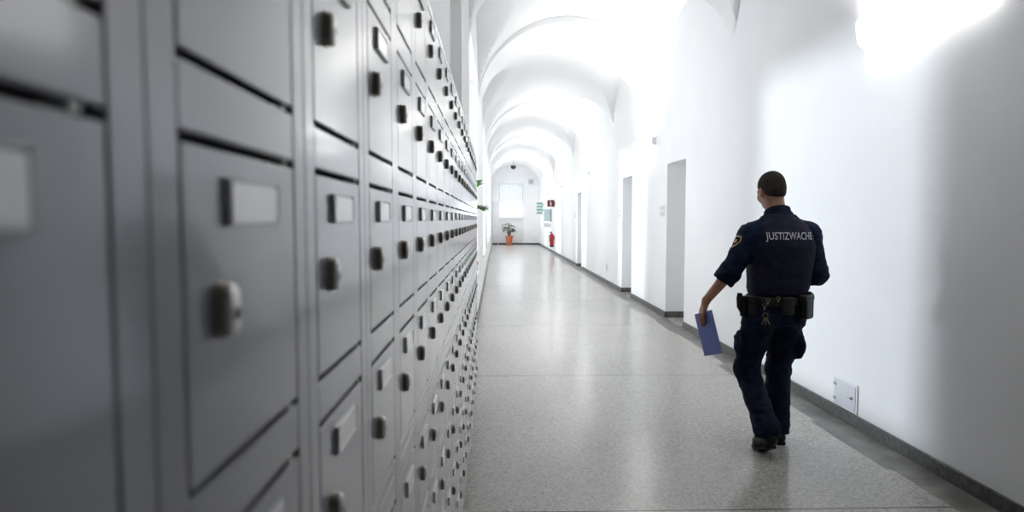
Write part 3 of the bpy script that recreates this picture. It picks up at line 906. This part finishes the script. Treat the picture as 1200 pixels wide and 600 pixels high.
# --- vest over the shirt
Vf = Field((-.28, -.24, .98), (.34, .24, 1.60), .006)
Vf.stack([(1.015, .024, -.004, .178, .138), (1.05, .028, -.004, .19, .146), (1.2, .038, -.010, .206, .154), (1.33, .04, -.012, .208, .155), (1.41, .038, -.008, .19, .142),
          (1.46, .036, -.002, .160, .125), (1.505, .033, .006, .116, .106), (1.53, .032, .01, .094, .098)], .01, 2.5)
for s, jx in ((-1, J['sl']), (1, J['sr'])):
    a = np.array(jx) + np.array((s * .012, .0, .03))
    F2 = Vf.like()
    F2.cone(tuple(a + np.array((s * .05, 0, .04))), tuple(np.array(jx) + np.array((s * .062, 0, -.19))), .080, .052, 0); Vf.F = np.maximum(Vf.F, -F2.F)
F2 = Vf.like()
F2.cone((.030, .014, 1.47), (.022, .044, 1.60), .093, .088, 0); F2.ell((.03, .14, 1.53), (.085, .11, .10), .02); Vf.F = np.maximum(Vf.F, -F2.F)
vest = field_obj('vest', Vf, M['vest'], person, wrinkle(.0035, 7, (1, 1, 1.6)))

def bvh_of(o):
    bm = bmesh.new(); bm.from_mesh(o.data); t = BVHTree.FromBMesh(bm); bm.free(); return t
tree = bvh_of(vest)
cu = bpy.data.curves.new('lettering', 'FONT'); cu.body = 'JUSTIZWACHE'; cu.size = .066; cu.align_x = 'CENTER'; cu.align_y = 'CENTER'; cu.space_character = 1.02; cu.offset = .0008
to = bpy.data.objects.new('lettering_source', cu); COL.objects.link(to)
bpy.context.view_layer.update()
tm = bpy.data.meshes.new_from_object(to.evaluated_get(bpy.context.evaluated_depsgraph_get()))
bpy.data.objects.remove(to); 
bm = bmesh.new(); bm.from_mesh(tm); bpy.data.meshes.remove(tm)
bmesh.ops.triangulate(bm, faces=bm.faces)
bmesh.ops.subdivide_edges(bm, edges=[e for e in bm.edges if e.calc_length() > .012], cuts=3)
wtxt = max(v.co.x for v in bm.verts) - min(v.co.x for v in bm.verts)
for v in bm.verts:
    x, z = v.co.x * .30 / wtxt + .041, v.co.y * 1.0 + 1.392
    hit = tree.ray_cast(Vector((x, -1, z)), Vector((0, 1, 0)))[0]
    v.co = Vector((x, (hit.y if hit else -.16) - .0022, z))
mesh_obj('lettering', bm, M['print'], vest)

# --- sleeve badge
tree = bvh_of(shirt)
bm = bmesh.new()
def shield(s): return [(s * u, s * v) for u, v in ((-.03, .034), (0, .04), (.03, .034), (.031, 0), (.02, -.026), (0, -.042), (-.02, -.026), (-.031, 0))]
def on_sleeve(u, v, off):
    org = Vector((-.7, -.025 + u, 1.355 + v)); hit, nrm = tree.ray_cast(org, Vector((1, 0, 0)))[:2]
    return hit + nrm * off if hit else org + Vector((.44, 0, 0))
for sc_, off, mi in ((1, .003, 0), (.74, .0055, 1), (.36, .008, 0)):
    rg = [[bm.verts.new(on_sleeve(u * q, v * q, off)) for u, v in shield(sc_)] for q in (1, .66, .33)]
    ce_ = bm.verts.new(on_sleeve(0, 0, off)); n = len(rg[0])
    for i in range(n):
        for A_, B_ in zip(rg, rg[1:]):
            f = bm.faces.new((A_[i], A_[(i + 1) % n], B_[(i + 1) % n], B_[i])); f.material_index = mi
        f = bm.faces.new((rg[2][i], rg[2][(i + 1) % n], ce_)); f.material_index = mi
mesh_obj('sleeve_badge', bm, [M['gold'], M['navy']], shirt)

# --- trousers
T = Field((-.34, -.36, .05), (.32, .26, 1.02), .0062)
T.stack([(.82, .01, -.005, .178, .138), (.90, .012, -.006, .184, .142), (.965, .014, 0, .178, .132), (1.0, .016, 0, .176, .128)], .04)
T.cone((-.080, -.005, .88), (-.15, .035, .50), .106, .075, .035); T.cone((-.15, .035, .50), (-.117, -.215, .18), .075, .072, .03); T.cone((-.117, -.215, .19), (-.115, -.225, .155), .078, .079, .02)
T.cone((.105, -.005, .88), (.078, .07, .50), .106, .077, .035); T.cone((.078, .07, .50), (.07, .05, .11), .077, .077, .03); T.cone((.068, .05, .13), (.068, .05, .085), .082, .083, .02)
T.ell((.18, .0, .66), (.032, .07, .085), .035); T.ell((-.212, .01, .68), (.026, .07, .08), .02)         # thigh pockets
ta = np.array(J['al']) - np.array(J['kl']); T.half((0, -.25, -.95), (-.115, -.225, .125))
trousers = field_obj('trousers', T, M['navy'], person, wrinkle(.008, 9, (1, 1, 1.9)))

# --- boots
def boot(ankle, heel, ball, toe, floor_n, parent):
    g = Field(np.minimum.reduce([ankle, heel, ball, toe]) - .09, np.maximum.reduce([ankle, heel, ball, toe]) + [.09, .09, .12], .005)
    a = np.array(ankle)
    g.cone(tuple(a + (np.array((0, 0, .09)) if floor_n is None else np.array((-.002, .06, .075)))), ankle, .052, .047, .02); g.cone(ankle, heel, .046, .038, .03)
    g.cone(ankle, ball, .044, .043, .04); g.cone(ball, toe, .045, .034, .03); g.cone(heel, ball, .038, .043, .02)
    if floor_n is None: g.half((0, 0, -1), (0, 0, .014))
    o = field_obj('boot', g, M['boot'], parent, None, 1)
    return o
br = boot((.068, .05, .10), (.066, .0, .045), (.078, .17, .045), (.084, .235, .04), None, person)
bl_ = boot((-.115, -.225, .155), (-.116, -.272, .125), (-.11, -.125, .050), (-.108, -.065, .040), 1, person)
def sole(path, w, t, parent):
    """rounded sole under a foot: path of (x, y, z) from heel to toe at its upper face"""
    bm = bmesh.new(); top, bot = [], []
    P_ = [Vector(p) for p in path]
    L_, R_ = [], []
    for i, p in enumerate(P_):
        d = (P_[min(i + 1, len(P_) - 1)] - P_[max(0, i - 1)]).normalized(); sd = d.cross(Vector((0, 0, 1))).normalized(); up = sd.cross(d)
        L_.append((p + sd * w[i], up)); R_.append((p - sd * w[i], up))
    ring = L_ + R_[::-1]
    loop_loft(bm, [[p - u * t for p, u in ring], [p for p, u in ring]])
    bmesh.ops.recalc_face_normals(bm, faces=bm.faces)
    return mesh_obj('sole', bm, M['sole'], parent)
sole([(.066, -.04, .018), (.066, -.02, .018), (.07, .06, .018), (.078, .17, .018), (.083, .24, .018), (.085, .268, .02)], [.02, .036, .036, .046, .036, .012], .018, br)
sole([(-.117, -.298, .10), (-.117, -.278, .088), (-.114, -.20, .05), (-.11, -.125, .0175), (-.108, -.06, .018), (-.107, -.032, .022)], [.02, .036, .036, .046, .036, .012], .017, bl_)

# --- duty belt and what hangs on it
belt_c = (.016, -.002); ba_, bb_ = .190, .145
def on_belt(phi, out=0.0): return (belt_c[0] + (ba_ + out) * math.cos(phi), belt_c[1] + (bb_ + out) * math.sin(phi))
bm = bmesh.new(); n = 56
def ring(o, z): return [(*on_belt(2 * PI * k / n, o), z) for k in range(n)]
Rg = [[bm.verts.new(p) for p in ring(o, z)] for o, z in ((-.012, .945), (0, .945), (.003, .95), (.003, .995), (0, 1.0), (-.012, 1.0))]
for a, b in zip(Rg, Rg[1:] + Rg[:1]):
    for i in range(n): bm.faces.new((a[i], a[(i + 1) % n], b[(i + 1) % n], b[i]))
bmesh.ops.recalc_face_normals(bm, faces=bm.faces)
belt = mesh_obj('duty_belt', bm, M['belt'], person, smooth=50)
def belt_box(name, phi, w, d, z0, z1, m, flap=None, taper=0.0):
    x, y_ = on_belt(phi, .002); bm = bmesh.new()
    box(bm, 0, d, -w / 2, w / 2, z0, z1, bev=min(d, w) * .28, seg=3)
    if taper:
        for v in bm.verts:
            k = (z1 - v.co.z) / (z1 - z0); v.co.y *= 1 - taper * k
    if flap:
        for f in box(bm, -.003, d + .005, -w / 2 - .003, w / 2 + .003, z1 - flap, z1 + .004, 1, bev=.006): pass
    o = mesh_obj(name, bm, m, belt, smooth=45); o.location = (x, y_, 0)
    nx, ny_ = math.cos(phi) / ba_, math.sin(phi) / bb_
    o.rotation_euler = (0, 0, math.atan2(ny_, nx)); return o
D = math.radians
belt_box('handcuff_pouch', D(-88), .075, .036, .895, 1.0, [M['belt'], M['belt']], .035)
belt_box('radio_pouch', D(-48), .092, .05, .86, 1.012, [M['belt'], M['pouchgrey']], .03, .15)
belt_box('holster', D(-8), .06, .05, .85, 1.02, [M['belt'], M['belt']], None, .2)
hp_ = belt_box('radio', D(-22), .05, .036, .9, 1.03, [M['belt'], M['belt']], None)
belt_box('baton_holder', D(-172), .05, .05, .86, 1.0, [M['belt'], M['belt']], None, .1)
belt_box('torch_pouch', D(-150), .05, .04, .88, 1.0, [M['belt'], M['belt']], .03)
# baton grip sticking out at the hip
bm = bmesh.new(); x, y_ = on_belt(D(-170), .03); tube(bm, [(x - .035, y_ - .01, 1.02), (x - .04, y_ - .01, .985), (x - .035, y_, .93), (x - .01, y_, .885)], [.016, .018, .016, .014], 10)
mesh_obj('baton', bm, M['belt'], belt, smooth=50)
def ring_torus(bm, c, R, r, rot):
    n, m_ = 18, 7; rings = []
    Mx = Matrix.Rotation(rot[2], 3, 'Z') @ Matrix.Rotation(rot[0], 3, 'X')
    vs = [[bm.verts.new(Vector(c) + Mx @ Vector(((R + r * math.cos(b)) * math.cos(a), (R + r * math.cos(b)) * math.sin(a), r * math.sin(b)))) for b in [2 * PI * j / m_ for j in range(m_)]] for a in [2 * PI * i / n for i in range(n)]]
    for i in range(n):
        for j in range(m_): bm.faces.new((vs[i][j], vs[(i + 1) % n][j], vs[(i + 1) % n][(j + 1) % m_], vs[i][(j + 1) % m_]))
for phi, z in ((-122, .985), (-104, 1.0), (-128, .95)):
    x, y_ = on_belt(D(phi), .012); bm = bmesh.new(); ring_torus(bm, (x, y_, z), .0105, .0024, (PI / 2, 0, D(phi + 90)))
    box(bm, x - .006, x + .006, y_ - .004, y_ + .004, z - .03, z - .009, bev=.002)
    bmesh.ops.recalc_face_normals(bm, faces=bm.faces); mesh_obj('brass_clip', bm, M['brass'], belt, smooth=50)
x, y_ = on_belt(D(-126), .014); bm = bmesh.new(); ring_torus(bm, (x, y_ - .002, .885), .016, .0025, (PI / 2, 0, D(-30)))
for k in range(3):
    a = -.35 + .35 * k; tube(bm, [(x + .02 * math.sin(a), y_ - .004 - .004 * k, .866), (x + .07 * math.sin(a), y_ - .006 - .004 * k, .825)], [.0045, .003], 6)
bmesh.ops.recalc_face_normals(bm, faces=bm.faces); mesh_obj('key_ring', bm, M['brass'], belt, smooth=50)
bm = bmesh.new(); x, y_ = on_belt(D(-165), .02); tube(bm, [(x, y_, .9), (x - .04, y_ - .01, .78), (x - .045, y_ - .01, .70), (x - .02, y_, .66), (x + .02, y_, .74), (x + .03, y_, .88)], .005, 7); mesh_obj('lanyard', bm, M['belt'], belt, smooth=60)

# --- the folder in his hand (a thing of its own)
fo = Vector(J['wl']) + LHd * .115 + LHp * .026
fo_w = Vector((OX, OY, 0)) + fo
fd = empty('document_folder', fo_w); tag(fd, 'slim blue document folder held down at arm length by the officer', 'folder')
zd = Vector((-.10, .50, -.86)).normalized() if False else Vector((-.06, -.30, -.95)).normalized()
pn = (LHp - zd * LHp.dot(zd)).normalized(); td = pn.cross(zd)
fd.rotation_euler = Matrix((td, pn, -zd)).transposed().to_euler()
def sheet(name, w, h_, d0, d1, m, mi=0):
    bm = bmesh.new(); box(bm, -w / 2, w / 2, d0, d1, -h_ + .04, .04, bev=.0012, seg=1); return mesh_obj(name, bm, m, fd)
sheet('cover', .21, .285, -.0045, -.003, M['folder']); sheet('cover', .21, .285, .003, .0045, M['folder'])
sheet('papers', .203, .278, -.0025, .0025, M['paper'])
bm = bmesh.new(); box(bm, .104, .1065, -.0045, .0045, -.245, .04, bev=.001, seg=1); mesh_obj('spine', bm, M['folder'], fd)

# ------------------------------------------------------------------ light
WORLD, SUN = 2.05, 1.6
wd = bpy.data.worlds.new('daylight'); SC.world = wd; wd.use_nodes = True
bg = wd.node_tree.nodes['Background']; bg.inputs['Color'].default_value = (.92, .955, 1, 1); bg.inputs['Strength'].default_value = WORLD
def portal(name, loc, rot, sx, sy):
    ld = bpy.data.lights.new(name, 'AREA'); ld.shape = 'RECTANGLE'; ld.size, ld.size_y = sx, sy; ld.cycles.is_portal = True
    o = bpy.data.objects.new(name, ld); COL.objects.link(o); o.location = loc; o.rotation_euler = rot
for k, (a, b) in enumerate(WINS):
    portal('daylight_portal', (XL - .62, (a + b) / 2, (WS + WT) / 2), (0, -PI / 2, 0), WT - WS, b - a)
portal('daylight_portal', ((EW[0] + EW[1]) / 2, YE + .52, (EW[2] + EW[3]) / 2), (-PI / 2, 0, 0), EW[1] - EW[0], EW[3] - EW[2])

sl = bpy.data.lights.new('low_sun', 'SUN'); sl.energy = SUN; sl.angle = math.radians(4.5); sl.color = (.84, .92, 1)
so = bpy.data.objects.new('low_sun', sl); COL.objects.link(so); so.location = (-6, 14, 6)
so.rotation_euler = Vector((1, -1.05, -1.45 * math.tan(math.radians(9)))).to_track_quat('-Z', 'Y').to_euler()

# ------------------------------------------------------------------ camera
cam = bpy.data.cameras.new('camera'); co = bpy.data.objects.new('camera', cam); COL.objects.link(co)
FPX = 730.0
cam.sensor_width = 36; cam.lens = FPX * 36 / 1200; cam.clip_start = .02
yaw = math.atan((600 - 581) / FPX); pit = math.atan((300 - 257) / FPX)
co.location = (0, 0, 1.5); co.rotation_euler = (PI / 2 - pit, 0, -yaw)
cam.dof.use_dof = True; cam.dof.focus_distance = 4.2; cam.dof.aperture_fstop = 4.2
SC.camera = co

SC.view_settings.view_transform = 'Standard'; SC.view_settings.look = 'None'
SC.view_settings.gamma = 1; SC.view_settings.use_curve_mapping = False
SC.view_settings.exposure = 0.82
SC.cycles.max_bounces = 10; SC.cycles.diffuse_bounces = 7; SC.cycles.glossy_bounces = 5; SC.cycles.transmission_bounces = 8
SC.cycles.sample_clamp_indirect = 8; SC.cycles.use_denoising = True; SC.cycles.caustics_reflective = False; SC.cycles.caustics_refractive = False
